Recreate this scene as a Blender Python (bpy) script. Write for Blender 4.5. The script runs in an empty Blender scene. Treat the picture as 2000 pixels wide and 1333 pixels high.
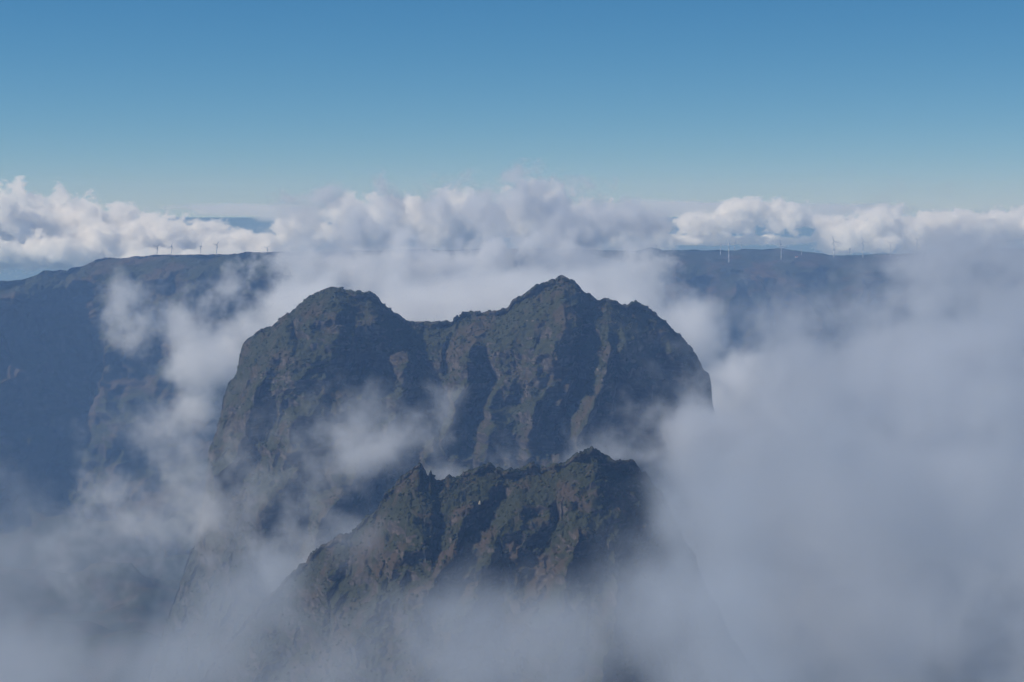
import bpy, math, random
import numpy as np
from mathutils import Vector, Matrix

C = bpy.context.scene.collection
SC = bpy.context.scene
R = math.radians

# ------------------------------------------------------------------ camera
F = 70 / 36 * 2000.0            # focal length in pixels of the 2000 px wide photograph
HZ = 405.0                      # row of the true horizon
PITCH = math.atan((666.5 - HZ) / F)
CAMZ = 1800.0
cd = bpy.data.cameras.new('camera'); cam = bpy.data.objects.new('camera', cd); C.objects.link(cam)
cd.lens = 70; cd.sensor_width = 36; cd.clip_start = 1; cd.clip_end = 400000
cam.location = (0, 0, CAMZ); cam.rotation_euler = (math.pi / 2 - PITCH, 0, 0)
SC.camera = cam

# ------------------------------------------------------------------ sky and sun
SUN_EL, SUN_AZ = R(44), R(-98)   # azimuth measured from +Y towards +X
sd = Vector((math.sin(SUN_AZ) * math.cos(SUN_EL), math.cos(SUN_AZ) * math.cos(SUN_EL), math.sin(SUN_EL)))
w = bpy.data.worlds.new('World'); SC.world = w; w.use_nodes = True
wn = w.node_tree.nodes; wl = w.node_tree.links
sky = wn.new('ShaderNodeTexSky'); sky.sky_type = 'NISHITA'; sky.sun_disc = False
sky.sun_elevation = SUN_EL; sky.sun_rotation = SUN_AZ
sky.altitude = 5000; sky.air_density = 1.0; sky.dust_density = 0.0; sky.ozone_density = 2.5
bg = wn['Background']; bg.inputs[1].default_value = 0.10
# deep, clear mountain air: per-channel response of the sky colour
sk1 = wn.new('ShaderNodeSeparateColor'); sk2 = wn.new('ShaderNodeCombineColor'); wl.new(sky.outputs[0], sk1.inputs[0])
for ch, (a_, p_) in enumerate(((0.82, 1.58), (0.70, 1.0), (0.74, 0.78))):
    d_ = wn.new('ShaderNodeMath'); d_.operation = 'MULTIPLY'; d_.inputs[1].default_value = 0.1; wl.new(sk1.outputs[ch], d_.inputs[0])
    q_ = wn.new('ShaderNodeMath'); q_.operation = 'POWER'; q_.inputs[1].default_value = p_; wl.new(d_.outputs[0], q_.inputs[0])
    e_ = wn.new('ShaderNodeMath'); e_.operation = 'MULTIPLY'; e_.inputs[1].default_value = 10 * a_; wl.new(q_.outputs[0], e_.inputs[0])
    wl.new(e_.outputs[0], sk2.inputs[ch])
wl.new(sk2.outputs[0], bg.inputs[0])
ld = bpy.data.lights.new('sun', 'SUN'); ld.energy = 4.8; ld.angle = R(0.5); ld.color = (1, 0.975, 0.945)
sun = bpy.data.objects.new('sun', ld); C.objects.link(sun)
sun.rotation_euler = sd.to_track_quat('Z', 'Y').to_euler(); sun.location = (0, 0, 3000)
SC.view_settings.view_transform = 'Standard'; SC.view_settings.look = 'None'
SC.view_settings.exposure = -0.15; SC.view_settings.gamma = 1

cy = SC.cycles
cy.use_adaptive_sampling = True; cy.adaptive_threshold = 0.02
cy.use_denoising = True
cy.max_bounces = 10; cy.diffuse_bounces = 1; cy.glossy_bounces = 1; cy.transmission_bounces = 1
cy.volume_bounces = 10; cy.transparent_max_bounces = 8
cy.volume_step_rate = 1.0; cy.volume_max_steps = 256

# ------------------------------------------------------------------ pixel -> world
cp, sp = math.cos(PITCH), math.sin(PITCH)
def at(px, py, Y):
    """world point on the plane y = Y seen at (px, py) of the photograph"""
    a = (np.asarray(px, float) - 1000) / F; b = (666.5 - np.asarray(py, float)) / F
    dy = cp + b * sp; dz = -sp + b * cp
    return a / dy * Y, dz / dy * Y + CAMZ
def pix(x, y, z):
    zc = z - CAMZ
    d = y * cp - zc * sp; u = y * sp + zc * cp
    return 1000 + F * x / d, 666.5 - F * u / d

# ------------------------------------------------------------------ numpy noise
_rng = np.random.RandomState(7)
_P = _rng.permutation(256).astype(np.int32); _P = np.concatenate([_P, _P, _P])
_G = _rng.normal(size=(256, 3)); _G /= np.linalg.norm(_G, axis=1)[:, None]; _G = _G.astype(np.float32)
def perlin(x, y, z):
    xi = np.floor(x).astype(np.int64); yi = np.floor(y).astype(np.int64); zi = np.floor(z).astype(np.int64)
    xf = (x - xi).astype(np.float32); yf = (y - yi).astype(np.float32); zf = (z - zi).astype(np.float32)
    xi &= 255; yi &= 255; zi &= 255
    u = xf * xf * xf * (xf * (xf * 6 - 15) + 10); v = yf * yf * yf * (yf * (yf * 6 - 15) + 10); w_ = zf * zf * zf * (zf * (zf * 6 - 15) + 10)
    out = 0
    for i in (0, 1):
        a = _P[(xi + i) & 255]
        wx = u if i else 1 - u
        for j in (0, 1):
            b = _P[a + ((yi + j) & 255)]
            wy = v if j else 1 - v
            for k in (0, 1):
                g = _G[_P[b + ((zi + k) & 255)]]
                wz = w_ if k else 1 - w_
                out = out + wx * wy * wz * (g[..., 0] * (xf - i) + g[..., 1] * (yf - j) + g[..., 2] * (zf - k))
    return out * 1.5
def fbm(x, y, z, octs=5, gain=0.5, ridged=False):
    s = 0; a = 1.0; t = 0; f = 1.0
    for o in range(octs):
        n = perlin(x * f + 17.3 * o, y * f - 9.1 * o, z * f + 5.7 * o)
        if ridged: n = 1 - 2 * np.abs(n)
        s = s + a * n; t += a; a *= gain; f *= 2.03
    return s / t
def sstep(a, b, x):
    t = np.clip((x - a) / (b - a), 0, 1); return t * t * (3 - 2 * t)

# ------------------------------------------------------------------ materials
def mat(name):
    m = bpy.data.materials.new(name); m.use_nodes = True
    return m, m.node_tree.nodes, m.node_tree.links, m.node_tree.nodes['Principled BSDF']
def simple(name, col, rough=0.6):
    m, n, l, b = mat(name)
    b.inputs['Base Color'].default_value = (*col, 1); b.inputs['Roughness'].default_value = rough
    t = n.new('ShaderNodeTexNoise'); t.inputs['Scale'].default_value = 0.4; t.inputs['Detail'].default_value = 4
    mx = n.new('ShaderNodeMix'); mx.data_type = 'RGBA'
    mx.inputs[6].default_value = (*[c * 0.82 for c in col], 1); mx.inputs[7].default_value = (*col, 1)
    g = n.new('ShaderNodeNewGeometry'); l.new(g.outputs['Position'], t.inputs['Vector'])
    l.new(t.outputs['Fac'], mx.inputs[0]); l.new(mx.outputs[2], b.inputs['Base Color'])
    return m
def terrain_mat(name, scrub, heath, rock, pale, s=1.0, steep=0.55, bump=1.0):
    """scrub and heath on the gentler ground, bare rock where it is steep"""
    m, n, l, b = mat(name)
    b.inputs['Roughness'].default_value = 0.95; b.inputs['Specular IOR Level'].default_value = 0.1
    g = n.new('ShaderNodeNewGeometry')
    def noise(scale, detail, rough=0.6, stretch=None):
        t = n.new('ShaderNodeTexNoise'); t.inputs['Scale'].default_value = scale * s
        t.inputs['Detail'].default_value = detail; t.inputs['Roughness'].default_value = rough
        if stretch:
            mp = n.new('ShaderNodeMapping'); mp.inputs['Scale'].default_value = stretch
            l.new(g.outputs['Position'], mp.inputs[0]); l.new(mp.outputs[0], t.inputs['Vector'])
        else: l.new(g.outputs['Position'], t.inputs['Vector'])
        return t.outputs['Fac']
    def ramp(src, a, c):
        r = n.new('ShaderNodeMapRange'); r.interpolation_type = 'SMOOTHSTEP'
        r.inputs[1].default_value = a; r.inputs[2].default_value = c; l.new(src, r.inputs[0]); return r.outputs[0]
    def mix(f, a, c):
        x = n.new('ShaderNodeMix'); x.data_type = 'RGBA'; l.new(f, x.inputs[0])
        for k, v in ((6, a), (7, c)):
            if isinstance(v, tuple): x.inputs[k].default_value = (*v, 1)
            else: l.new(v, x.inputs[k])
        return x.outputs[2]
    def math_(op, a, c):
        x = n.new('ShaderNodeMath'); x.operation = op
        for k, v in ((0, a), (1, c)):
            if isinstance(v, (int, float)): x.inputs[k].default_value = v
            else: l.new(v, x.inputs[k])
        return x.outputs[0]
    dark = tuple(c * 0.55 for c in scrub)
    veg = mix(ramp(noise(0.12, 6, 0.7), 0.38, 0.6), dark, scrub)
    veg = mix(ramp(noise(0.012, 5), 0.48, 0.62), veg, heath)
    rk = mix(ramp(noise(0.05, 7, 0.7, (1, 1, 0.3)), 0.35, 0.68), rock, pale)
    rk = mix(ramp(noise(0.09, 5, 0.6, (0.12, 0.12, 1)), 0.42, 0.62), rk, rock)
    sepn = n.new('ShaderNodeSeparateXYZ'); l.new(g.outputs['Normal'], sepn.inputs[0])
    st = math_('ADD', sepn.outputs[2], math_('MULTIPLY', math_('SUBTRACT', noise(0.035, 7, 0.7), 0.5), 1.3))
    col = mix(ramp(st, steep - 0.12, steep + 0.08), rk, veg)
    l.new(col, b.inputs['Base Color'])
    bp = n.new('ShaderNodeBump'); bp.inputs['Strength'].default_value = 1.0; bp.inputs['Distance'].default_value = 3.0 * bump / s
    l.new(noise(0.14, 8, 0.72), bp.inputs['Height']); l.new(bp.outputs[0], b.inputs['Normal'])
    return m
M_MAIN = terrain_mat('mountain_slopes', (0.042, 0.045, 0.020), (0.058, 0.045, 0.028), (0.052, 0.045, 0.038), (0.17, 0.14, 0.115), 1.0, 0.12)
M_RIDGE = terrain_mat('ridge_slopes', (0.036, 0.039, 0.018), (0.058, 0.042, 0.028), (0.050, 0.042, 0.036), (0.15, 0.12, 0.10), 1.5, 0.2)
M_CLIFF = terrain_mat('cliff_slopes', (0.038, 0.042, 0.019), (0.062, 0.046, 0.032), (0.030, 0.028, 0.027), (0.08, 0.065, 0.056), 0.35, 0.42)
M_FAR = terrain_mat('plateau_slopes', (0.026, 0.030, 0.016), (0.050, 0.034, 0.024), (0.026, 0.025, 0.025), (0.06, 0.048, 0.042), 0.4, 0.4)

# ------------------------------------------------------------------ mesh helpers
def link(name, verts, faces, m, parent=None, smooth=False):
    me = bpy.data.meshes.new(name)
    if isinstance(verts, np.ndarray):
        nv = len(verts); nf = len(faces); k = faces.shape[1]
        me.vertices.add(nv); me.vertices.foreach_set('co', verts.astype(np.float32).ravel())
        me.loops.add(nf * k); me.loops.foreach_set('vertex_index', faces.astype(np.int32).ravel())
        me.polygons.add(nf); me.polygons.foreach_set('loop_start', np.arange(0, nf * k, k, dtype=np.int32))
        me.update(calc_edges=True)
    else:
        me.from_pydata(verts, [], faces)
    me.materials.append(m)
    if smooth: me.polygons.foreach_set('use_smooth', np.ones(len(me.polygons), bool))
    me.update()
    o = bpy.data.objects.new(name, me); C.objects.link(o)
    if parent: o.parent = parent
    return o
def grid_faces(nr, nc):
    i = np.arange(nr - 1)[:, None] * nc + np.arange(nc - 1)[None, :]
    i = i.ravel(); return np.stack([i, i + nc, i + nc + 1, i + 1], 1)
def tag(o, label=None, cat=None, group=None, kind=None):
    if label: o['label'] = label
    if cat: o['category'] = cat
    if group: o['group'] = group
    if kind: o['kind'] = kind
    return o

def interp(pts, x):
    p = np.array(pts, float); return np.interp(x, p[:, 0], p[:, 1])

def sheet(name, sil, plan, px0, px1, ncol, drop, nrow, profile, ribs=(), noise_amp=(60, 34, 9), noise_len=(210, 75, 26), back=1.0, m=None, seed=0, zstretch=0.6, jag=0.0, backn=40):
    """A mountain draped over its ridge line: sil gives the ridge's outline, plan its distance, profile how far
    the front face has come forward after each metre of drop. ribs are spurs (+) and gullies (-) in metres."""
    px = np.linspace(px0, px1, ncol)
    Yr = interp(plan, px); py = interp(sil, px)
    X0, Z0 = at(px, py, Yr)
    t = np.linspace(0, 1, nrow) ** 1.25
    d = t * drop
    out = interp(profile, d)
    tb = np.linspace(1, 0, backn + 1)[:-1] ** 1.6
    db = tb * drop; ob = -db * back
    D = np.concatenate([db, d]); O = np.concatenate([ob, out])
    def blur(a, sg):
        k = np.arange(-4 * sg, 4 * sg + 1); g_ = np.exp(-0.5 * (k / sg) ** 2); g_ /= g_.sum()
        return np.convolve(np.pad(a, 4 * sg, mode='edge'), g_, mode='valid')
    Zs = np.minimum(blur(Z0, 10), Z0 + 6 * drop / 1000); Zb = np.minimum(blur(Z0, 34), Z0 + 12 * drop / 1000)
    X = np.repeat(X0[None, :], len(D), 0); Y = Yr[None, :] - O[:, None]; w1 = sstep(0, 0.07 * drop, D)[:, None]; w2 = sstep(0.03 * drop, 0.26 * drop, D)[:, None]
    Z = (Z0[None, :] * (1 - w1) + Zs[None, :] * w1) * (1 - w2) + Zb[None, :] * w2 - D[:, None]
    front = np.concatenate([np.zeros(backn), sstep(0, 60, d)])[:, None]
    PX, PY = pix(X, Y, Z)
    wob = 20 * fbm(PX * 0.007 + seed, PY * 0.011, 0 * PX, 5, 0.55)
    vary = np.clip(0.75 + 1.1 * fbm(PX * 0.018 + seed, PY * 0.012, 0 * PX + 4.4, 3), 0.2, 1.4)
    for amp, wl_, wr_, line in ribs:
        L = sorted(line, key=lambda q: q[1]); ys = [q[1] for q in L]
        cx = np.interp(PY, ys, [q[0] for q in L]) + wob
        dx = PX - cx
        wv = np.where(dx < 0, wl_, wr_)
        y0, y1 = ys[0], ys[-1]
        fade = sstep(y0 - 6, y0 + 0.45 * (y1 - y0), PY) * (1 - 0.9 * sstep(y1 - 0.15 * (y1 - y0), y1 + 0.35 * (y1 - y0), PY))
        Y -= amp * np.clip(1 - np.abs(dx) / wv, 0, 1) ** 1.15 * fade * front * vary
    # crags
    a1, a2, a3 = noise_amp; l1, l2, l3 = noise_len
    X += a1 * 1.2 * fbm(X / l1, Z / l1, 0 * X + 6.1 + seed, 4, 0.5) * sstep(0, 0.15 * drop, D)[:, None]
    sx = seed * 13.7
    wx = l1 * 0.45 * fbm(X / l1 / 1.7, Y / l1 / 1.7, Z / l1 / 1.7 + 9, 3); wz = l1 * 0.45 * fbm(X / l1 / 1.7, Y / l1 / 1.7 + 7, Z / l1 / 1.7, 3)
    n1 = fbm((X + wx) / l1 + sx, Y / l1 * 0.6, (Z + wz) / l1 * zstretch, 5, 0.5, True)
    n2 = fbm(X / l2 + sx, Y / l2, Z / l2 * (0.5 + zstretch) / 1.5, 4, 0.5)
    n3 = fbm(X / l3, Y / l3 + sx, Z / l3, 4, 0.6)
    n4 = fbm(X / l2, Y / l2 + 31, Z / l2 * 2.6, 3, 0.5)
    fr = 0.25 + 0.75 * np.concatenate([np.ones(backn), sstep(0, 90, d)])[:, None]
    # lava beds: ledges that step the face in and out
    hb = Z / (l2 * 0.55) + 1.3 * fbm(X / l1 / 2, Y / l1 / 2, Z / l1 / 2 + 3.1, 3)
    led = np.abs((hb % 1.0) - 0.3); led = np.where((hb % 1.0) < 0.3, led / 0.3, led / 0.7)
    Y -= 0.32 * a2 * led * np.clip(0.5 + 2 * fbm(X / l1, Y / l1, Z / l1 + 8, 3), 0, 1) * fr
    Y -= (a1 * n1 * fr + a2 * n2 * fr + 0.6 * a2 * n4 * fr + 0.5 * a3 * n3)
    Z += 0.35 * a2 * n4 * fr + a3 * n3 + 0.25 * a2 * n2 * fr
    X += 0.3 * a2 * n2 + a3 * 0.7 * n3 * n2
    if jag:
        j = np.clip(fbm(X / 22 + sx, Y * 0 + 3.3, 0 * Z, 4, 0.6, True) - 0.2, 0, 1)
        Z += jag * j * np.exp(-D / 40)[:, None]
    V = np.stack([X, Y, Z], -1).reshape(-1, 3)
    o = link(name, V, grid_faces(len(D), ncol), m, smooth=True)
    return tag(o, kind='structure'), V.reshape(len(D), ncol, 3)

# ------------------------------------------------------------------ the double-headed mountain
SIL_MAIN = [(260,1400),(300,1300),(350,1150),(385,1050),(402,970),(413,900),(426,850),(434,800),(438,775),(450,745),(462,735),(470,700),(476,678),(483,666),(500,655),(515,645),(535,637),(560,614),(590,592),(606,580),(620,570),(645,563),(665,561),(678,564),(690,569),(708,573),(722,569),(738,578),(746,594),(760,606),(775,615),(797,628),(830,630),(862,628),(883,628),(888,619),(893,615),(897,622),(903,612),(912,609),(930,610),(950,611),(975,607),(990,603),(1003,586),(1012,579),(1030,570),(1045,560),(1062,556),(1072,549),(1085,547),(1092,541),(1100,541),(1112,546),(1122,549),(1130,562),(1136,573),(1150,580),(1165,587),(1180,585),(1200,592),(1222,600),(1232,594),(1246,593),(1258,598),(1280,612),(1290,620),(1305,635),(1330,655),(1340,668),(1350,680),(1358,695),(1365,713),(1380,732),(1386,755),(1391,800),(1398,860),(1410,930),(1440,1050),(1480,1200),(1520,1350)]
PLAN_MAIN = [(260,4800),(400,4780),(440,4700),(560,4560),(660,4520),(750,4560),(830,4620),(900,4600),(1000,4540),(1100,4470),(1200,4500),(1300,4560),(1390,4680),(1520,4800)]
PROF_MAIN = [(0,0),(25,42),(60,80),(120,115),(220,160),(330,215),(450,300),(600,430),(800,640),(1100,1000)]
RIBS_MAIN = [
 # amp, left width, right width, centre line (px, py)
 (85, 60, 26, [(545,640),(525,720),(495,800),(455,900),(430,1000)]),
 (-50, 12, 24, [(570,612),(578,665)]),
 (70, 60, 36, [(640,720),(605,800),(570,900),(545,1010)]),
 (-120, 60, 70, [(690,595),(690,660),(705,740)]),
 (75, 46, 14, [(785,640),(790,715),(770,790),(735,880)]),
 (-60, 20, 50, [(815,690),(855,760),(880,830)]),
 (-30, 8, 14, [(893,630),(880,720)]),
 (80, 50, 16, [(945,630),(928,720),(905,800),(885,870)]),
 (-50, 10, 20, [(957,670),(962,760),(935,830)]),
 (70, 18, 40, [(1000,620),(985,700),(965,800),(955,880)]),
 (95, 70, 26, [(1105,590),(1090,670),(1050,770),(1020,850)]),
 (-80, 16, 36, [(1142,585),(1122,680),(1120,760),(1095,850)]),
 (100, 30, 18, [(1192,600),(1184,690),(1150,770),(1130,840)]),
 (-85, 14, 36, [(1200,700),(1207,770),(1190,860)]),
 (105, 30, 46, [(1215,615),(1215,690),(1248,745),(1290,800),(1310,870)]),
 (-75, 30, 40, [(1262,615),(1292,700),(1335,780)]),
 (60, 18, 30, [(1288,640),(1320,690),(1368,765)]),
 (70, 30, 26, [(700,820),(685,890),(650,980),(610,1090)]),
 (-60, 18, 26, [(722,840),(716,920),(690,1000)]),
 (80, 50, 26, [(835,840),(855,880),(870,960)]),
]
MAIN, VM = sheet('mountain', SIL_MAIN, PLAN_MAIN, 262, 1518, 900, 1000, 520, PROF_MAIN, RIBS_MAIN, m=M_MAIN, seed=1, jag=6)

# ------------------------------------------------------------------ the craggy ridge in front
SIL_RIDGE = [(300,1440),(420,1290),(500,1190),(560,1130),(610,1086),(660,1050),(690,1040),(712,1012),(735,998),(746,985),(752,968),(770,950),(782,934),(795,928),(806,920),(812,906),(819,901),(828,920),(838,932),(842,922),(846,932),(855,940),(866,936),(878,930),(895,932),(905,926),(925,918),(945,912),(960,908),(972,914),(985,922),(1000,920),(1018,912),(1030,908),(1045,908),(1058,914),(1072,914),(1100,904),(1125,890),(1136,886),(1145,879),(1155,875),(1165,878),(1178,888),(1200,896),(1230,903),(1262,925),(1300,975),(1340,1060),(1380,1150),(1460,1300),(1640,1500)]
PLAN_RIDGE = [(300,3100),(560,3020),(750,2900),(820,2860),(960,2880),(1050,2850),(1155,2800),(1300,2850),(1640,2950)]
PROF_RIDGE = [(0,0),(20,26),(60,55),(130,115),(220,210),(330,330),(460,440),(600,560),(800,780)]
RIBS_RIDGE = [
 (45, 30, 40, [(815,935),(800,1000),(770,1080),(740,1160),(720,1240)]),
 (-45, 26, 12, [(770,950),(765,980)]),
 (-30, 16, 26, [(862,945),(850,1020),(840,1100)]),
 (60, 46, 22, [(930,930),(925,980),(890,1040),(850,1120),(830,1200)]),
 (-70, 16, 40, [(985,930),(965,980),(945,1020)]),
 (60, 40, 50, [(1040,930),(1010,990),(960,1050),(930,1120),(900,1220)]),
 (-40, 30, 30, [(1085,940),(1080,1020),(1060,1080)]),
 (60, 46, 46, [(1155,900),(1140,980),(1120,1060),(1100,1150),(1060,1260)]),
 (-35, 24, 30, [(1195,930),(1200,1010),(1180,1100)]),
 (50, 30, 36, [(1215,980),(1200,1080),(1190,1160),(1170,1260)]),
 (-50, 20, 24, [(690,1080),(660,1160),(640,1220)]),
]
RIDGE, VR = sheet('craggy_ridge', SIL_RIDGE, PLAN_RIDGE, 300, 1640, 900, 760, 430, PROF_RIDGE, RIBS_RIDGE, noise_amp=(42, 26, 8), noise_len=(130, 48, 18), m=M_RIDGE, seed=2, jag=7, zstretch=0.7)

# ------------------------------------------------------------------ scrub growing on both
def scrub(name, label, VG, r0, r1, count, rows, m, seed):
    rg = np.random.RandomState(seed)
    nr, nc = VG.shape[:2]
    i = rg.randint(rows[0], rows[1], count); j = rg.randint(2, nc - 2, count)
    f_ = rg.rand(count, 1)
    c = VG[i, j] * f_ + VG[i + 1, j + 1] * (1 - f_)
    nrm = np.cross(VG[i, j + 1] - VG[i, j - 1], VG[i - 1, j] - VG[i + 1, j]); nrm /= np.linalg.norm(nrm, axis=1)[:, None] + 1e-9
    keep = (fbm(c[:, 0] / 60, c[:, 1] / 60, c[:, 2] / 60, 3) + 0.5 * nrm[:, 2] > 0.05)
    c = c[keep]; k = len(c)
    ph = (1 + 5 ** .5) / 2
    ico = np.array([(-1,ph,0),(1,ph,0),(-1,-ph,0),(1,-ph,0),(0,-1,ph),(0,1,ph),(0,-1,-ph),(0,1,-ph),(ph,0,-1),(ph,0,1),(-ph,0,-1),(-ph,0,1)]) / 1.9
    fc = np.array([(0,11,5),(0,5,1),(0,1,7),(0,7,10),(0,10,11),(1,5,9),(5,11,4),(11,10,2),(10,7,6),(7,1,8),(3,9,4),(3,4,2),(3,2,6),(3,6,8),(3,8,9),(4,9,5),(2,4,11),(6,2,10),(8,6,7),(9,8,1)])
    rad = r0 + (r1 - r0) * rg.rand(k) ** 2.2
    V = c[:, None, :] + ico[None] * rad[:, None, None] * (0.65 + 0.7 * rg.rand(k, 12, 1)) * np.array([1.15, 1.15, 0.85])
    Fc = fc[None] + 12 * np.arange(k)[:, None, None]
    return tag(link(name, V.reshape(-1, 3), Fc.reshape(-1, 3), m), label, kind='stuff')
M_SCRUB = terrain_mat('scrub_leaves', (0.042, 0.048, 0.019), (0.056, 0.048, 0.027), (0.04, 0.045, 0.02), (0.08, 0.075, 0.05), 2.0, -2.0)
scrub('heath_scrub', 'low heath and scrub covering the double headed mountain', VM, 1.5, 4.2, 24000, (28, 470), M_SCRUB, 5)
scrub('heath_scrub', 'low heath and scrub covering the craggy front ridge', VR, 0.9, 3.0, 30000, (28, 400), M_SCRUB, 6)

# a pale boulder standing on the ridge's flank
def boulder(px, py, label):
    PXr, PYr = pix(VR[40:, :, 0], VR[40:, :, 1], VR[40:, :, 2])
    q = (PXr - px) ** 2 + (PYr - py) ** 2
    i_, j_ = np.unravel_index(np.argmin(q), q.shape); p = VR[40 + i_, j_]
    u = np.linspace(0, 2 * math.pi, 15)[:-1]; hh = np.linspace(-1.6, 4.2, 8)
    prof = [1.2, 1.6, 1.75, 1.6, 1.5, 1.3, 0.95, 0.35]
    V, Fq = [], []
    for a_, z_ in enumerate(hh):
        for b_, t_ in enumerate(u):
            r_ = prof[a_] * (1 + 0.35 * float(perlin(np.array([math.cos(t_) * 1.3]), np.array([math.sin(t_) * 1.3]), np.array([z_ * 0.6]))[0]))
            V.append((r_ * math.cos(t_), r_ * math.sin(t_), z_))
    n_ = len(u)
    for a_ in range(7):
        for b_ in range(n_): Fq.append((a_ * n_ + b_, a_ * n_ + (b_ + 1) % n_, (a_ + 1) * n_ + (b_ + 1) % n_, (a_ + 1) * n_ + b_))
    Fq.append(tuple(7 * n_ + b_ for b_ in range(n_)))
    o = link('boulder', V, Fq, simple('pale_rock', (0.50, 0.38, 0.23), 0.9)); o.location = (float(p[0]), float(p[1]) - 1.5, float(p[2]))
    tag(o, label, 'boulder')
boulder(938, 983, 'small pale yellow boulder standing out on the dark flank of the craggy ridge')

# ------------------------------------------------------------------ distant plateaux
SIL_L = [(-500,590),(-250,570),(-120,558),(0,552),(40,547),(60,543),(72,537),(85,531),(98,529),(110,530),(122,528),(132,529),(145,532),(158,524),(172,516),(190,508),(215,504),(250,502),(300,500),(330,498),(400,497),(470,497),(520,495),(552,493),(560,495),(572,540),(590,620),(620,740),(700,900)]
PLAN_L = [(-500,8600),(0,8300),(200,8900),(552,8700),(572,8800),(700,9600)]
PROF_L = [(0,0),(12,90),(40,200),(75,300),(100,330),(260,430),(420,520),(520,700),(800,1050),(1200,1500)]
RIBS_L = [
 (160, 90, 60, [(-40,600),(30,720),(-10,850)]),
 (-120, 60, 60, [(60,600),(90,680)]),
 (170, 60, 90, [(140,590),(130,660),(90,720),(40,800),(0,880)]),
 (-150, 60, 60, [(190,610),(180,720),(150,800)]),
 (180, 60, 60, [(225,600),(235,680),(250,760),(270,860)]),
 (-120, 50, 50, [(310,600),(320,700)]),
 (150, 50, 50, [(380,600),(390,700),(400,800)]),
 (150, 40, 30, [(500,520),(495,640),(490,700)]),
 (-160, 30, 40, [(440,520),(450,600)]),
 (150, 30, 30, [(70,600),(60,660),(75,720)]),
 (-120, 40, 40, [(20,620),(30,700)]),
 (-120, 30, 40, [(265,540),(275,620),(300,700)]),
]
PLL, VL = sheet('plateau_cliffs', SIL_L, PLAN_L, -500, 700, 620, 1150, 260, PROF_L, RIBS_L, noise_amp=(190, 85, 14), noise_len=(480, 160, 50), m=M_CLIFF, seed=3, back=4.0)
SIL_R = [(300,500),(560,494),(700,490),(815,487),(900,488),(950,486),(1000,486),(1100,487),(1200,489),(1240,489.5),(1255,488),(1264,485),(1272,483.5),(1282,486),(1290,489),(1300,490),(1400,489.5),(1440,489),(1452,486),(1462,487.5),(1490,488),(1505,486.5),(1518,485),(1535,487.5),(1560,491),(1590,494.5),(1620,497.5),(1660,498),(1700,498.2),(1745,497),(1800,494),(1850,490),(1900,487),(2000,484),(2200,480),(2500,484)]
PLAN_R = [(300,11800),(1000,11700),(1400,11600),(2500,11000)]
PROF_R = [(0,0),(8,150),(22,330),(45,500),(70,620),(110,760),(200,920),(330,1060),(480,1180),(700,1500),(1200,2200)]
RIBS_R = [
 (200, 60, 50, [(1290,520),(1280,580),(1270,640)]),
 (-220, 40, 50, [(1345,530),(1360,600)]),
 (180, 40, 26, [(1420,515),(1415,560),(1400,620)]),
 (-260, 26, 60, [(1455,520),(1490,580),(1500,640)]),
 (260, 50, 40, [(1530,530),(1560,580),(1600,650)]),
 (-160, 40, 40, [(1600,520),(1620,560)]),
 (180, 40, 40, [(1670,510),(1660,560),(1640,620)]),
]
PLR, VRR = sheet('plateau', SIL_R, PLAN_R, 300, 2500, 900, 1150, 260, PROF_R, RIBS_R, noise_amp=(150, 70, 7), noise_len=(600, 220, 50), m=M_FAR, seed=4, back=6.0)

# ------------------------------------------------------------------ valley floor and sea
def valley():
    nx, ny = 420, 420
    x = np.linspace(-6500, 7500, nx); y = np.linspace(1200, 13000, ny)
    X, Y = np.meshgrid(x, y)
    n = fbm(X / 1500, Y / 1500, 0 * X + 2.2, 7, 0.52, True)
    Z = 430 + 330 * n
    Z -= 250 * np.exp(-((X - 0.08 * Y) / 900) ** 2)
    V = np.stack([X, Y, Z], -1).reshape(-1, 3)
    return tag(link('valley_terrain', V, grid_faces(ny, nx), M_MAIN, smooth=True), kind='structure')
valley()
def sea():
    m, n, l, b = mat('sea_water')
    b.inputs['Base Color'].default_value = (0.12, 0.19, 0.24, 1); b.inputs['Roughness'].default_value = 0.5  # base colour lightened to carry the haze over the distant water
    t = n.new('ShaderNodeTexNoise'); t.inputs['Scale'].default_value = 0.004; t.inputs['Detail'].default_value = 8
    g = n.new('ShaderNodeNewGeometry'); l.new(g.outputs['Position'], t.inputs['Vector'])
    bp = n.new('ShaderNodeBump'); bp.inputs['Distance'].default_value = 6; l.new(t.outputs['Fac'], bp.inputs['Height']); l.new(bp.outputs[0], b.inputs['Normal'])
    S = 350000
    return tag(link('sea', [(-S, -20000, 0), (S, -20000, 0), (S, S, 0), (-S, S, 0)], [(0, 1, 2, 3)], m), kind='structure')
sea()

# ------------------------------------------------------------------ wind turbines
M_WHITE = simple('turbine_paint_dimmed', (0.52, 0.53, 0.55), 0.5)  # light turbine paint dimmed, part of the shade is in the colour
M_BLADE_SHADED = simple('turbine_blade_paint', (0.22, 0.23, 0.25), 0.5)  # blades coloured dark so that they read as shaded
def cyl(verts, faces, a, b, ra, rb, n=10):
    a = Vector(a); b = Vector(b); ax = (b - a).normalized()
    u = ax.orthogonal().normalized(); v = ax.cross(u); i0 = len(verts)
    for c, r in ((a, ra), (b, rb)):
        for k in range(n):
            t = 2 * math.pi * k / n; verts.append(tuple(c + u * math.cos(t) * r + v * math.sin(t) * r))
    for k in range(n): faces.append((i0 + k, i0 + (k + 1) % n, i0 + n + (k + 1) % n, i0 + n + k))
    faces.append(tuple(i0 + k for k in reversed(range(n)))); faces.append(tuple(i0 + n + k for k in range(n)))
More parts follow.
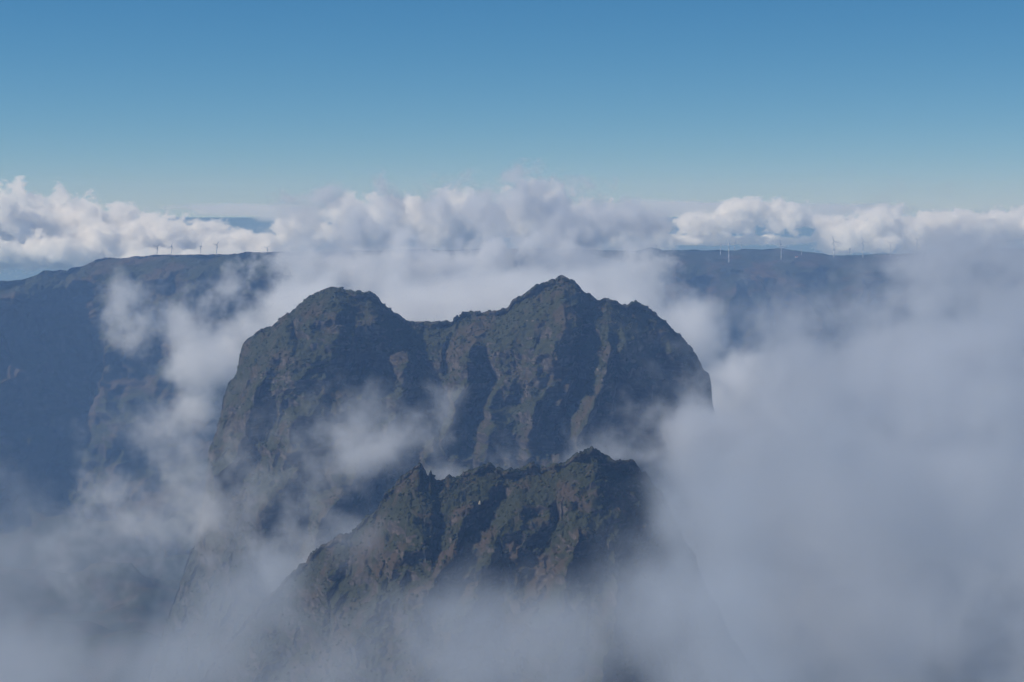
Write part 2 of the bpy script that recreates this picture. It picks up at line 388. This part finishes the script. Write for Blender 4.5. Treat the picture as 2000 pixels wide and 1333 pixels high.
def turbine_proto(hub, blade):
    root = bpy.data.objects.new('wind_turbine', None); C.objects.link(root)
    v, f = [], []; zs = [-12, 0, hub * .33, hub * .66, hub - 1.5]; rs = [2.3, 2.3, 2.0, 1.7, 1.35]
    for k in range(4): cyl(v, f, (0, 0, zs[k]), (0, 0, zs[k + 1]), rs[k] * hub / 75 + .3, rs[k + 1] * hub / 75 + .3, 14)
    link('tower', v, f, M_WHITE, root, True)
    v, f = [], []
    # nacelle: a rounded box with a tapered tail
    secs = [(-3.0, 1.5), (-2.0, 1.9), (3.0, 2.0), (6.5, 1.6), (7.5, 1.0)]
    for y, r in secs:
        for k in range(12):
            t = 2 * math.pi * k / 12; c, s = math.cos(t), math.sin(t)
            v.append((r * math.copysign(abs(c) ** .6, c), y, hub + r * math.copysign(abs(s) ** .6, s)))
    for q in range(len(secs) - 1):
        for k in range(12): f.append((q * 12 + k, q * 12 + (k + 1) % 12, (q + 1) * 12 + (k + 1) % 12, (q + 1) * 12 + k))
    f.append(tuple(range(12))); f.append(tuple((len(secs) - 1) * 12 + k for k in reversed(range(12))))
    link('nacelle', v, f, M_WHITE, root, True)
    v, f = [], []
    cyl(v, f, (0, -3.0, hub), (0, -4.6, hub), 1.5, 1.3); cyl(v, f, (0, -4.6, hub), (0, -5.8, hub), 1.3, 0.3)
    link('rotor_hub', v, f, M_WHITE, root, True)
    for k in range(3):
        v, f = [], []
        st = [(0.8, 1.2, 1.0), (0.1 * blade, 1.6, .9), (0.22 * blade, 3.2, .7), (0.5 * blade, 2.3, .45), (0.8 * blade, 1.5, .28), (blade, 0.5, .12)]
        for r, ch, th in st:
            for t in range(8):
                q = 2 * math.pi * t / 8; v.append((math.cos(q) * ch / 2 - 0.15 * ch, math.sin(q) * th / 2, r))
        for q in range(5):
            for t in range(8): f.append((q * 8 + t, q * 8 + (t + 1) % 8, (q + 1) * 8 + (t + 1) % 8, (q + 1) * 8 + t))
        f.append(tuple(reversed(range(8)))); f.append(tuple(5 * 8 + t for t in range(8)))
        b = link('blade', v, f, M_BLADE_SHADED, root, True); b.location = (0, -3.9, hub)
    return root
def dup(root):
    r = root.copy(); C.objects.link(r)
    for ch in root.children:
        c = ch.copy(); C.objects.link(c); c.parent = r
    return r
# hub px, hub py, base py, distance, first blade angle in degrees (counter-clockwise from the right), yaw, blade length in px, label
TB = [
 (306.9,481.7,502,8950,40,20,9.0,'leftmost turbine of the group on the left plateau, over its lower end'),
 (335.3,482.1,501,8960,70,-15,9.5,'second turbine from the left on the left plateau, one blade pointing almost straight left'),
 (392.0,481.0,501,8960,90,84,8.5,'middle turbine of the left plateau seen edge on as a bare thin pole'),
 (422.9,478.2,499,8940,48,20,9.0,'fourth turbine from the left on the left plateau, right of the edge-on one'),
 (522.0,484.5,495,8850,36,10,8.5,'low turbine at the right end of the left plateau, beside the cloud wall'),
 (852.0,481.2,489,11650,72,-10,10.5,'lone turbine peeking over cloud above the saddle between the two summits'),
 (1248.3,479.0,489.5,11900,36,0,4.5,'tiny faint turbine just left of the small dark knoll'),
 (1282.0,480.0,487,12000,30,10,4.5,'tiny faint turbine just right of the top of the small dark knoll'),
 (1407.3,478.0,499.5,11300,80,80,7.5,'half hidden turbine in mist, leftmost of the three left of the bright white one'),
 (1423.5,475.0,508,11000,95,76,11.0,'turbine standing lowest on the slope among the misty ones, only its white foot clear'),
 (1434.6,474.7,494,11650,60,60,8.0,'very faint turbine in mist just left of the bright white edge-on turbine'),
 (1448.3,474.5,494.5,11600,90,84,8.5,'bright white turbine seen edge on beside the small hill left of the brown field'),
 (1525.7,481.6,508.5,11000,104,0,14.0,'large turbine in front of the brown field with its tower foot down the slope'),
 (1565.3,488.5,502,11200,85,70,5.0,'short white turbine at the right tip of the brown field, near the white house'),
 (1628.7,472.5,499,11100,109,0,13.0,'large turbine right of the brown field, tower grey against pale cloud'),
 (1659.5,486.8,498.5,12000,40,0,4.0,'tiny distant turbine between two large ones on the right skyline'),
 (1685.5,472.5,499,11100,111,0,13.0,'large dark turbine on bright cloud with all three blades clear, right of the tiny one'),
 (1739.0,476.0,498,11150,149,-10,12.5,'large turbine half lost in grey cloud, second from the right end'),
 (1791.0,469.5,495,11150,139,10,10.5,'rightmost turbine of all, beside the grey cloud dome'),
]
_pool = {}
for i, (hx, hy, by, D, ang, yaw, bl, lab) in enumerate(TB):
    x, zt = at(hx, hy, D); x, zb = at(hx, by, D)
    hub = float(zt - zb); bm_ = bl * D / F
    key = 'big' if hub > 58 else ('mid' if hub > 38 else 'low')
    if key not in _pool:
        ref = {'big': (75, 36), 'mid': (48, 22), 'low': (30, 20)}[key]
        _pool[key] = [turbine_proto(*ref), ref, False]
    pr, ref, used = _pool[key]
    o = dup(pr) if used else pr
    _pool[key][2] = True
    s = hub / ref[0]
    o.location = (float(x), D, float(zb)); o.rotation_euler = (0, 0, R(yaw)); o.scale = (max(s, .8), max(s, .8), s)
    k = 0
    for ch in o.children:
        if ch.name.startswith('blade'):
            ch.rotation_euler = (0, -R(ang + 120 * k - 90), 0); q = bm_ / ref[1] / max(s, .8); ch.scale = (1, 1, q); k += 1
    tag(o, lab, 'wind turbine', 'wind turbines along the plateau skyline')

# a white house with a red roof on the plateau slope
hx, hz = at(1555.5, 504, 11050)
house = bpy.data.objects.new('house', None); C.objects.link(house); house.location = (float(hx), 11050, float(hz)); house.rotation_euler = (0, 0, R(12))
tag(house, 'tiny white house with a reddish roof on the dark plateau slope below the brown field', 'house')
W, Dp, H = 6.5, 4.5, 5.0
hv = [(-W, -Dp, -8), (W, -Dp, -8), (W, Dp, -8), (-W, Dp, -8), (-W, -Dp, H), (W, -Dp, H), (W, Dp, H), (-W, Dp, H), (-W, 0, H + 3), (W, 0, H + 3)]
link('wall', hv, [(0, 1, 5, 4), (1, 2, 6, 9, 5), (2, 3, 7, 6), (3, 0, 4, 8, 7)], simple('white_render', (0.8, 0.78, 0.72)), house)
e = 0.7
rv = [(-W - e, -Dp - e, H - .4), (W + e, -Dp - e, H - .4), (W + e, 0, H + 3.4), (-W - e, 0, H + 3.4), (-W - e, Dp + e, H - .4), (W + e, Dp + e, H - .4)]
rv += [(a, b, c - .35) for a, b, c in rv]
link('roof', rv, [(0, 1, 2, 3), (3, 2, 5, 4), (7, 6, 9, 8), (8, 9, 10, 11), (0, 3, 9, 6), (3, 4, 10, 9), (1, 7, 8, 2), (2, 8, 11, 5), (0, 6, 7, 1), (4, 5, 11, 10)], simple('roof_tiles', (0.35, 0.12, 0.07)), house)
for dx in (-3.2, 3.0):
    link('window', [(dx - .8, -Dp - .05, 1.2), (dx + .8, -Dp - .05, 1.2), (dx + .8, -Dp - .05, 3), (dx - .8, -Dp - .05, 3), (dx - .8, -Dp + .05, 1.2), (dx + .8, -Dp + .05, 1.2), (dx + .8, -Dp + .05, 3), (dx - .8, -Dp + .05, 3)], [(0, 1, 2, 3), (0, 4, 5, 1), (1, 5, 6, 2), (2, 6, 7, 3), (3, 7, 4, 0)], simple('window_glass', (0.05, 0.06, 0.07), .2), house)

# ------------------------------------------------------------------ clouds
def vol_mat(name, aniso=0.25, col=(1, 1, 1), dens=1.0):
    m = bpy.data.materials.new(name); m.use_nodes = True
    n = m.node_tree.nodes; l = m.node_tree.links; n.clear()
    o = n.new('ShaderNodeOutputMaterial'); v = n.new('ShaderNodeVolumePrincipled')
    v.inputs['Color'].default_value = (*col, 1); v.inputs['Density'].default_value = dens
    v.inputs['Anisotropy'].default_value = aniso
    l.new(v.outputs[0], o.inputs['Volume'])
    m.cycles.volume_step_rate = 1.0
    return m, v
M_CLOUD, _v = vol_mat('cloud_droplets', 0.3)
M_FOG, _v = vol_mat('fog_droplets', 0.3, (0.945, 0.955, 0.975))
M_SHADED_MIST, _v = vol_mat('shaded_mist_droplets', 0.3, (0.90, 0.915, 0.945))  # droplet colour greyed, puts shadow into the mid cloud
M_BANK, _v = vol_mat('shaded_fog_droplets', 0.3, (0.785, 0.812, 0.852))  # droplet colour darkened in place of shade from cloud overhead

def cloud(name, label, blobs, rho, vox, nscale, amp=1.0, soft=0.5, warp=0.0, warp_len=None, rough=0.55, detail=6, seed=0.0, power=1.0, stretch=(1, 1, 1), m=None):
    """a voxel cloud: ellipsoids (px, py, Y, rx_px, ry_px, ry_m[, k]) broken up by fractal noise"""
    B = []
    for b in blobs:
        px, py, Y, rx, ry, rd = b[:6]; k = b[6] if len(b) > 6 else 1.0
        x, z = at(px, py, Y)
        B.append((float(x), Y, float(z), rx * Y / F, rd, ry * Y / F, k))
    A = np.array(B); mg = 1.0 + 0.5 * amp
    lo = (A[:, :3] - A[:, 3:6] * mg).min(0); hi = (A[:, :3] + A[:, 3:6] * mg).max(0)
    lo[2] = max(lo[2], 5.0)
    res = np.maximum(4, np.ceil((hi - lo) / np.array(vox)).astype(int))
    print('CLOUD', name, res, res.prod() / 1e6, 'M', lo.round(), hi.round())
    me = bpy.data.meshes.new(name); me.from_pydata([tuple(lo), tuple(hi)], [], [])
    o = bpy.data.objects.new(name, me); C.objects.link(o)
    ng = bpy.data.node_groups.new(name + '_field', 'GeometryNodeTree')
    ng.interface.new_socket('Geometry', in_out='INPUT', socket_type='NodeSocketGeometry')
    ng.interface.new_socket('Geometry', in_out='OUTPUT', socket_type='NodeSocketGeometry')
    n = ng.nodes; l = ng.links
    n.new('NodeGroupInput'); go = n.new('NodeGroupOutput')
    def put(sock, v):
        if isinstance(v, bpy.types.NodeSocket): l.new(v, sock)
        else: sock.default_value = v
    def vm(op, a, b=None):
        x = n.new('ShaderNodeVectorMath'); x.operation = op; put(x.inputs[0], a)
        if b is not None: put(x.inputs[1], b)
        return x.outputs['Value'] if op == 'LENGTH' else x.outputs[0]
    def mt(op, a, b=0.0, c=None, clamp=False):
        x = n.new('ShaderNodeMath'); x.operation = op; put(x.inputs[0], a); put(x.inputs[1], b); x.use_clamp = clamp
        if c is not None: put(x.inputs[2], c)
        return x.outputs[0]
    pos = n.new('GeometryNodeInputPosition').outputs[0]
    P = pos
    if warp:
        t = n.new('ShaderNodeTexNoise'); t.noise_dimensions = '3D'
        l.new(vm('ADD', pos, (seed * 91 + 7, 13, 5)), t.inputs['Vector'])
        t.inputs['Scale'].default_value = 1 / (warp_len or nscale); t.inputs['Detail'].default_value = 3
        P = vm('ADD', pos, vm('MULTIPLY', vm('SUBTRACT', t.outputs['Color'], (.5, .5, .5)), (2 * warp, 2 * warp, 1.6 * warp)))
    f = None
    for (x, y, z, rx, ry, rz, k) in B:
        q = vm('MULTIPLY', vm('SUBTRACT', P, (x, y, z)), (1 / rx, 1 / ry, 1 / rz))
        e = mt('MULTIPLY', mt('SUBTRACT', 1.0, vm('LENGTH', q)), k)
        f = e if f is None else mt('SMOOTH_MAX', f, e, 0.15)
    t = n.new('ShaderNodeTexNoise'); t.inputs['Scale'].default_value = 1 / nscale
    l.new(vm('MULTIPLY', vm('ADD', P, (seed * 977.0, seed * 31.0, 0)), stretch), t.inputs['Vector'])
    t.inputs['Detail'].default_value = detail; t.inputs['Roughness'].default_value = rough
    nz = mt('MULTIPLY', mt('SUBTRACT', t.outputs[0], 0.5), 4.5 * amp)
    g = mt('DIVIDE', mt('ADD', f, nz), soft, clamp=True)
    if power != 1.0: g = mt('POWER', g, power)
    g = mt('MULTIPLY', g, rho)
    vc = n.new('GeometryNodeVolumeCube')
    l.new(g, vc.inputs['Density'])
    vc.inputs['Min'].default_value = tuple(lo); vc.inputs['Max'].default_value = tuple(hi)
    for k_, ax in enumerate('XYZ'): vc.inputs['Resolution ' + ax].default_value = int(res[k_])
    sm = n.new('GeometryNodeSetMaterial'); sm.inputs['Material'].default_value = m or M_CLOUD
    l.new(vc.outputs[0], sm.inputs[0]); l.new(sm.outputs[0], go.inputs[0])
    md = o.modifiers.new('volume', 'NODES'); md.node_group = ng
    me.materials.append(m or M_CLOUD)
    return tag(o, label, kind='stuff')

# 1 far cumulus beyond the plateau
cloud('cumulus_clouds', 'sunlit white cumulus bank on the horizon behind the left plateau', [
 (-60,450,24000,110,62,1100),(20,440,23600,80,56,1000),(70,425,23800,34,30,500),(125,440,24000,50,48,800),(140,415,24000,26,24,400),(190,455,23700,50,40,800),(240,440,24200,36,34,600),(280,460,23900,44,34,700),(340,465,24000,60,36,800),
 (410,460,24300,40,28,600),(455,475,23900,40,24,600),(500,490,24000,50,26,700),(560,450,24600,30,20,400),(600,452,24600,40,30,600),(100,490,23500,230,28,1100),(300,505,23500,260,22,900),
 (720,440,24300,80,44,800),(810,425,24600,44,32,500),(900,440,24300,90,50,800),(1050,420,24500,70,48,800),(1130,450,24000,80,48,800),
 ], 0.016, (17, 42, 11), 300, amp=1.1, soft=0.35, rough=0.7, seed=1, detail=6, warp=50, warp_len=200, stretch=(1, .6, 1.2))
cloud('cumulus_clouds', 'sunlit white cumulus puffs on the horizon behind the right plateau', [
 (1230,460,24300,80,34,800),(1370,440,24300,50,22,600),(1430,428,24000,44,26,600),(1465,412,24000,28,18,400),(1530,425,24200,50,24,600),(1600,432,24500,44,12,400),(1400,470,24500,180,8,600),
 (1650,470,23800,50,34,700),(1700,455,24000,50,34,800),(1730,425,24200,40,20,500),(1790,455,24200,70,30,800),(1850,440,24200,60,26,700),(1930,445,24000,80,26,900),(2060,440,24000,90,34,900),
 ], 0.016, (17, 42, 11), 270, amp=1.1, soft=0.35, rough=0.7, seed=2.3, detail=6, warp=50, warp_len=200, stretch=(1, .6, 1.2))
cloud('horizon_haze', 'thin pale haze veil added along the very horizon', [
 (x_, 412 + 5 * math.sin(x_ * .013), 42000, 190, 13, 2500) for x_ in range(-100, 2200, 180)
 ], 0.0012, (90, 300, 18), 2500, amp=0.9, soft=0.9, rough=0.6, seed=9, detail=4, stretch=(.5, .5, 3))  # added layer standing in for distant haze, softens the sea horizon
# 2 cloud boiling up over the plateau edge
cloud('mist_clouds', 'grey turbulent cloud rising over the plateau edge behind the saddle', [
 (628,395,8300,26,28,54,.9),(600,440,8250,50,44,78,.8),(700,440,8200,80,60,108),(745,400,8200,50,34,72,.9),(640,510,8200,110,80,150),(860,430,8300,70,56,108),(940,405,8200,90,50,120),(1050,400,8300,100,50,120),
 (1000,345,8300,30,20,50,.6),(1110,440,8300,100,60,132),(1200,440,8300,80,44,120),(1280,435,8400,70,26,90,.9),(780,545,8000,220,64,180),(900,540,7900,150,50,150),(1040,520,7900,130,70,150),(1180,540,8000,140,66,180),(1260,540,8000,80,40,120,.8)
 ], 0.022, (9, 16, 7.5), 170, amp=1.5, soft=0.9, rough=0.7, warp=90, warp_len=330, seed=3, m=M_SHADED_MIST, power=1.4)
# 3 bright fog in the gap behind the mountain, and the pocket beside its left cliff
cloud('mist_clouds', 'bright fog filling the gap behind the two summits', [
 (620,610,6300,120,60,350),(850,610,6300,260,70,400),(1050,590,6400,200,70,400),(1230,600,6300,110,70,350),(1330,650,6200,80,70,300,1.3),(1440,780,6000,130,100,400)
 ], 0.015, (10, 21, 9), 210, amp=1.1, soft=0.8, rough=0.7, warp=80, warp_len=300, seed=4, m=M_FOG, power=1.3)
cloud('mist_clouds', 'bright pocket of mist hanging beside the left cliff of the mountain', [
 (405,690,6400,80,84,300),(340,630,6500,90,46,220,.9),(255,580,6500,50,30,120,.8),(235,610,6500,26,50,100,.7),(450,560,6500,22,50,100,.8),(415,600,6500,44,36,120,.8),(480,640,6500,80,50,220),(580,560,6600,44,60,150,.9),(385,790,6300,50,60,180,.7)
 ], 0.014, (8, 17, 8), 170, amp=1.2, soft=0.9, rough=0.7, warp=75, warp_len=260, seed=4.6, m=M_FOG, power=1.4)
# 4 great bank on the right
cloud('fog_bank', 'huge soft grey fog bank swallowing the right side of the view', [
 (1915,495,4600,100,66,300,1.5),(1960,580,4600,130,80,300),(1830,530,4600,120,50,300),(2080,530,4500,200,90,500),(1800,590,4500,90,60,300),(1810,700,4400,180,110,500),(1600,750,4400,110,60,350),(1850,800,4000,350,200,800),(1560,830,4200,190,130,500),
 (1500,960,3700,170,160,500),(1700,1050,3600,350,260,900),(2000,1000,3600,300,400,900),(1390,870,3850,120,100,250,1.6),(1310,880,3850,80,44,180,.9),(1350,800,3850,40,40,120,.7)
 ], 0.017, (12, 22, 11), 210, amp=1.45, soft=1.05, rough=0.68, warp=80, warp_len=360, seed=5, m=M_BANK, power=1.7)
# 5 wisps and low fog in front
cloud('mist_wisps', 'thin torn mist drifting across the face of the mountain', [
 (680,830,3700,100,60,110,.7),(790,880,3650,110,60,110,1.0),(865,810,3700,44,80,100,1.2),(720,900,3600,90,40,90,.9),(820,930,3500,120,36,100),(520,1040,3350,110,90,130,.6),(620,1100,3300,100,70,110,.5),(460,900,4200,40,60,100,.5),(640,940,3700,90,60,110,.7),(1100,880,3450,70,26,90),(1190,875,3500,70,26,80,.7),(960,910,3500,70,30,80,.6),
 (300,850,4300,60,70,110,.8),(350,900,4300,90,90,150,.8),(390,990,4200,110,90,150,.7),(250,1010,4000,130,100,170,.6),(1330,800,3900,70,60,120,.6),
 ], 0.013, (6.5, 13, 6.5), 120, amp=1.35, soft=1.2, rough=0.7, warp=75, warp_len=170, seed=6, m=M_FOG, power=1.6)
cloud('fog_bank', 'low fog spreading across the bottom of the view', [
 (1450,1080,1900,170,200,300),(1320,1010,1850,64,110,160,1.6),(1400,980,1750,110,110,220,1.8),(1300,1130,1650,80,110,180,1.2),(1420,1150,1600,120,130,220,2.2),(1440,1290,1550,140,130,200,2.2),(1320,1330,1550,90,100,160,1.3),(1350,1070,1600,50,70,120,1.5),(480,1170,1900,140,100,160,1.1),(590,1180,1900,90,70,120,.7),(560,1100,2300,80,60,120,.8),(650,1070,2450,60,34,80,.5),(1560,950,2000,200,150,300),(1820,1000,1950,260,220,300),(80,1330,1750,300,170,220),(400,1290,1750,240,140,220),(620,1330,1700,200,130,250),(860,1310,1700,220,140,250),(1080,1290,1750,200,150,250),(1280,1200,1750,130,140,220),(1500,1300,1750,260,180,250),(1800,1290,1750,300,200,300),(120,1100,2300,200,100,160,.5)
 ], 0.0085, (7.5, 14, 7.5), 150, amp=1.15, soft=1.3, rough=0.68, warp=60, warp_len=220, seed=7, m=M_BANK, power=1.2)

# ------------------------------------------------------------------ haze
def haze():
    m, v = vol_mat('haze_air', 0.0, (0.32, 0.56, 1.0), 5.8e-5)
    v.inputs['Absorption Color'].default_value = (1, 1, 1, 1)
    x0, x1, y0, y1, z0, z1 = -9000, 9000, -1500, 14000, -5, 1960
    V = [(x0, y0, z0), (x1, y0, z0), (x1, y1, z0), (x0, y1, z0), (x0, y0, z1), (x1, y0, z1), (x1, y1, z1), (x0, y1, z1)]
    o = link('haze', V, [(3, 2, 1, 0), (4, 5, 6, 7), (0, 1, 5, 4), (1, 2, 6, 5), (2, 3, 7, 6), (3, 0, 4, 7)], m)
    tag(o, 'pale blue haze filling the air', kind='stuff')
haze()
